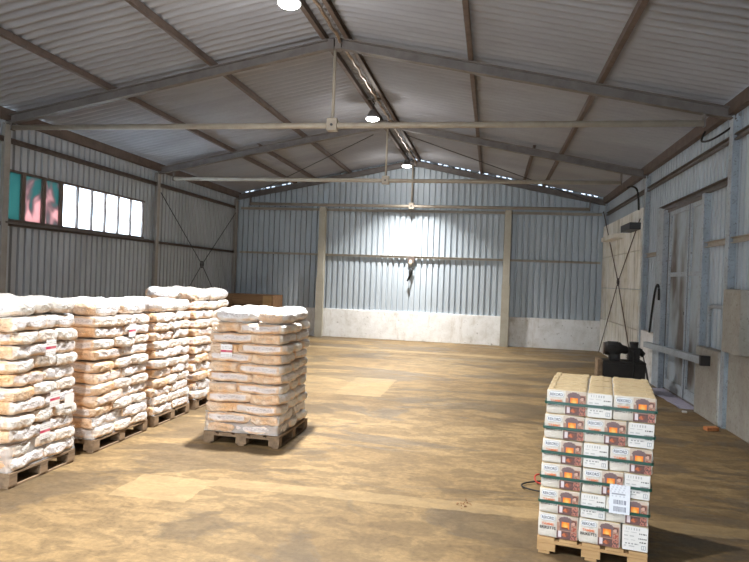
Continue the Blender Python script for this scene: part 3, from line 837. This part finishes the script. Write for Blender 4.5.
T2 = text_mesh('TAMME', .086, M['ink_orange'], .019, .015)
T3 = text_mesh('BRIKETTS', .112, M['ink_black'], .021, .015)
root = Matrix.Translation((BX, BY, 0)) @ Matrix.Rotation(BR, 4, 'Z')
def place(o, x, y, z, dz=0.):
    o.location = root @ Vector((x, y, z)); o.rotation_euler = (0, 0, BR+dz)
g = random.Random(5)
rowname = ['bottom', 'fifth', 'fourth', 'third', 'second', 'top']
def pack(kind, col, depth_n, x, y, k, front):
    z = .119+PH*k
    t = thing('briquette_pack', '', 'pack', (0, 0, 0), 0, 'briquette packs on the pallet')
    jx, jy = g.uniform(-.004, .004), g.uniform(-.006, .006) if not front else g.uniform(-.006, .004)
    place(t, x+jx+.024*(k/5)**1.5, y+jy, z, R(g.uniform(-.8, .8)))
    body = link('body', g.choice(long_bodies if kind == 'L' else short_bodies), t)
    if k == 5:
        bw, bd = (LW, LD) if kind == 'L' else (SW, SD)
        q = MB(); yy = bd*g.uniform(.35, .65)
        if kind == 'L':
            q.box(.012, bw-.014, yy-.016, yy+.016, PH-.004, PH+.003, .001); q.box(.012, .05, .02, bd-.02, PH-.004, PH+.005, .002)
            q.box(bw-.06, bw-.014, .02, bd-.02, PH-.004, PH+.005, .002)
        else:
            q.box(bw/2-.016, bw/2+.016, .012, bd-.014, PH-.004, PH+.004, .001); q.box(.02, bw-.02, .012, .05, PH-.004, PH+.006, .002)
        q.build('folded_flap', M['kraft'], t)
    face = 'front' if front else f'{depth_n} from the front'
    if kind == 'L': lab = f'paper briquette pack, {rowname[k]} row, {col} column, {face}'
    else: lab = f'narrow end-on briquette pack, {rowname[k]} row, {col} column, {face}'
    t['label'] = lab+(', fire picture showing' if front and kind == 'L' else '')
    if not front: return t
    if kind == 'L':
        o = link('fire_picture', FIRE, t); o.location = (LW*.985-PICW-.008, -.0035, .006); o['label'] = 'printed picture of a burning stove'
        cx = (LW*.985-PICW-.008)/2+.003
        lr = link('brand_label', LAB, t); lr.location = (cx, -.0045, PH*.80); lr['label'] = 'white rounded brand label'
        o = link('label_rim', LABR, lr); o.location = (0, .001, 0)
        o = link('lettering', T1, lr); o.location = (0, -.0008, 0)
        o = link('title_lettering', T2, t); o.location = (cx, -.004, PH*.545); o['label'] = 'orange title'
        o = link('title_lettering', T3, t); o.location = (cx, -.004, PH*.40)
    else:
        o = link('back_print', BACK, t); o.location = (SW*.035, -.0035, .007); o['label'] = 'small grey print on the white end'
    return t
nth = ['first', 'second', 'third', 'fourth', 'fifth']
for k in range(6):
    cols = [('L', 'left'), ('S', 'middle'), ('L', 'right')] if k % 2 == 1 else [('L', 'left'), ('L', 'middle'), ('S', 'right')]
    x = 0
    for kind, col in cols:
        n, dd, ww = (5, LD, LW) if kind == 'L' else (3, SD, SW)
        for i in range(n): pack(kind, col, nth[i], x, .006+i*dd, k, i == 0)
        x += ww
# straps
for k, n in zip((5, 4, 3, 2, 1), ('topmost', 'second from top', 'middle', 'fourth from top', 'lowest')):
    z = .119+PH*(k+.46); bm = bmesh.new(); ring = []
    e = .007; r = .02; pts = []
    for cx, cy, a0 in ((TW+e-r, TD+.01+e-r, 0), (-e+r, TD+.01+e-r, 90), (-e+r, -e+r+.0, 180), (TW+e-r, -e+r, 270)):
        for q in range(4): a = R(a0+q*30); pts.append((cx+r*math.cos(a), cy+r*math.sin(a)))
    hh = .0100
    for x, y in pts:
        zz = z+.012*(x/TW)*0; cx, cy = TW/2, TD/2
        x += .024*(k/5)**1.5
        ring.append([bm.verts.new((x+(cx-x)*q, y+(cy-y)*q, zz+s)) for q, s in ((0, -hh), (0, hh), (.004, hh), (.004, -hh))])
    m_ = len(ring)
    for i in range(m_):
        p, q = ring[i], ring[(i+1) % m_]
        for j in range(4): bm.faces.new((p[j], q[j], q[(j+1) % 4], p[(j+1) % 4]))
    bmesh.ops.recalc_face_normals(bm, faces=bm.faces)
    me = bpy.data.meshes.new('green_strap'); bm.to_mesh(me); bm.free(); me.materials.append(M['strap'])
    o = link('green_strap', me); place(o, 0, 0, 0); tag(o, f'green plastic strap round the briquette packs, {n}', 'strap', 'green pallet straps')
def ship(u, v):
    base = (.78, .82, .90)
    for lo, hi in ((.08, .26), (.33, .48)):
        if lo < v < hi and .16 < u < .84 and (math.sin(u*160+lo*50)+math.sin(u*97)) > -.1: return (.12, .14, .22)
    if .66 < v < .69 and .1 < u < .75: return (.35, .37, .45)
    if v > .55 and int(v*26) % 2 and u < .8 and math.sin(u*33+int(v*26)*2.3) > .2: return (.60, .63, .72)
    return base
o = link('shipping_label', print_mesh('shipping_label', .136, .205, 48, 40, ship)); place(o, .485, -.014, .119+PH*1.40)
tag(o, 'white shipping label with two barcodes on the briquette pack fronts', 'label')

# small floor things
t = thing('charging_cable', 'thin dark and red cable loop on floor left of the briquette pallet', 'cable', (.40, 6.3, 0))
b = MB(); b.tube([(.35, .32, .02), (.14, .26, .02), (-.02, .14, .02), (-.03, .02, .02), (.1, -.06, .02), (.3, -.1, .02)], .008, 7, True, True); b.build('dark_lead', M['rubber'], t)
b = MB(); b.tube([(.35, .50, .02), (.20, .42, .05), (.10, .30, .06), (.12, .20, .02), (.3, .16, .02)], .008, 7, True, True); o = b.build('red_lead', M['redwire'], t); o['label'] = 'red lead'
g2 = random.Random(3)
b = MB()
for k in range(16):
    x, y, s = g2.gauss(0, .035), g2.gauss(0, .045), g2.uniform(.003, .009); b.box(x-s, x+s, y-s, y+s, 0, s*1.3, .002)
o = b.build('crumbs', M['crate']); o.location = (-.17, 5.72, 0); tag(o, 'little heap of brown crumbs on the floor in mid foreground', 'crumbs', None, 'stuff')

# ------------------------------------------------------------------ world, camera
sc = bpy.context.scene
W = bpy.data.worlds.new('sky'); sc.world = W; W.use_nodes = True
bg = W.node_tree.nodes['Background']; bg.inputs[0].default_value = (.78, .90, 1, 1); bg.inputs[1].default_value = 14.

f, yaw, pitch, roll = 642.119, .1807, -.0031, .0376
cy, sy = math.cos(yaw), math.sin(yaw); cp, sp = math.cos(pitch), math.sin(pitch)
Rt = Vector((cy, sy, 0)); F0 = Vector((-sy, cy, 0)); F = F0*cp+Vector((0, 0, 1))*sp; U = Vector((0, 0, 1))*cp-F0*sp
cr, sr = math.cos(roll), math.sin(roll)
ri = Rt*cr+U*sr; up = U*cr-Rt*sr
cam = bpy.data.cameras.new('camera'); co = link('camera', cam)
m4 = Matrix((ri, up, -F)).transposed().to_4x4(); m4.translation = Vector((0, 0, 1.96)); co.matrix_world = m4
cam.sensor_fit = 'HORIZONTAL'; cam.sensor_width = 36; cam.lens = f*36/749; cam.clip_start = .05
sc.camera = co
vs = sc.view_settings; sc.display_settings.display_device = 'sRGB'
vs.view_transform = 'Standard'; vs.look = 'None'; vs.gamma = 1; vs.use_curve_mapping = False; vs.exposure = 0.
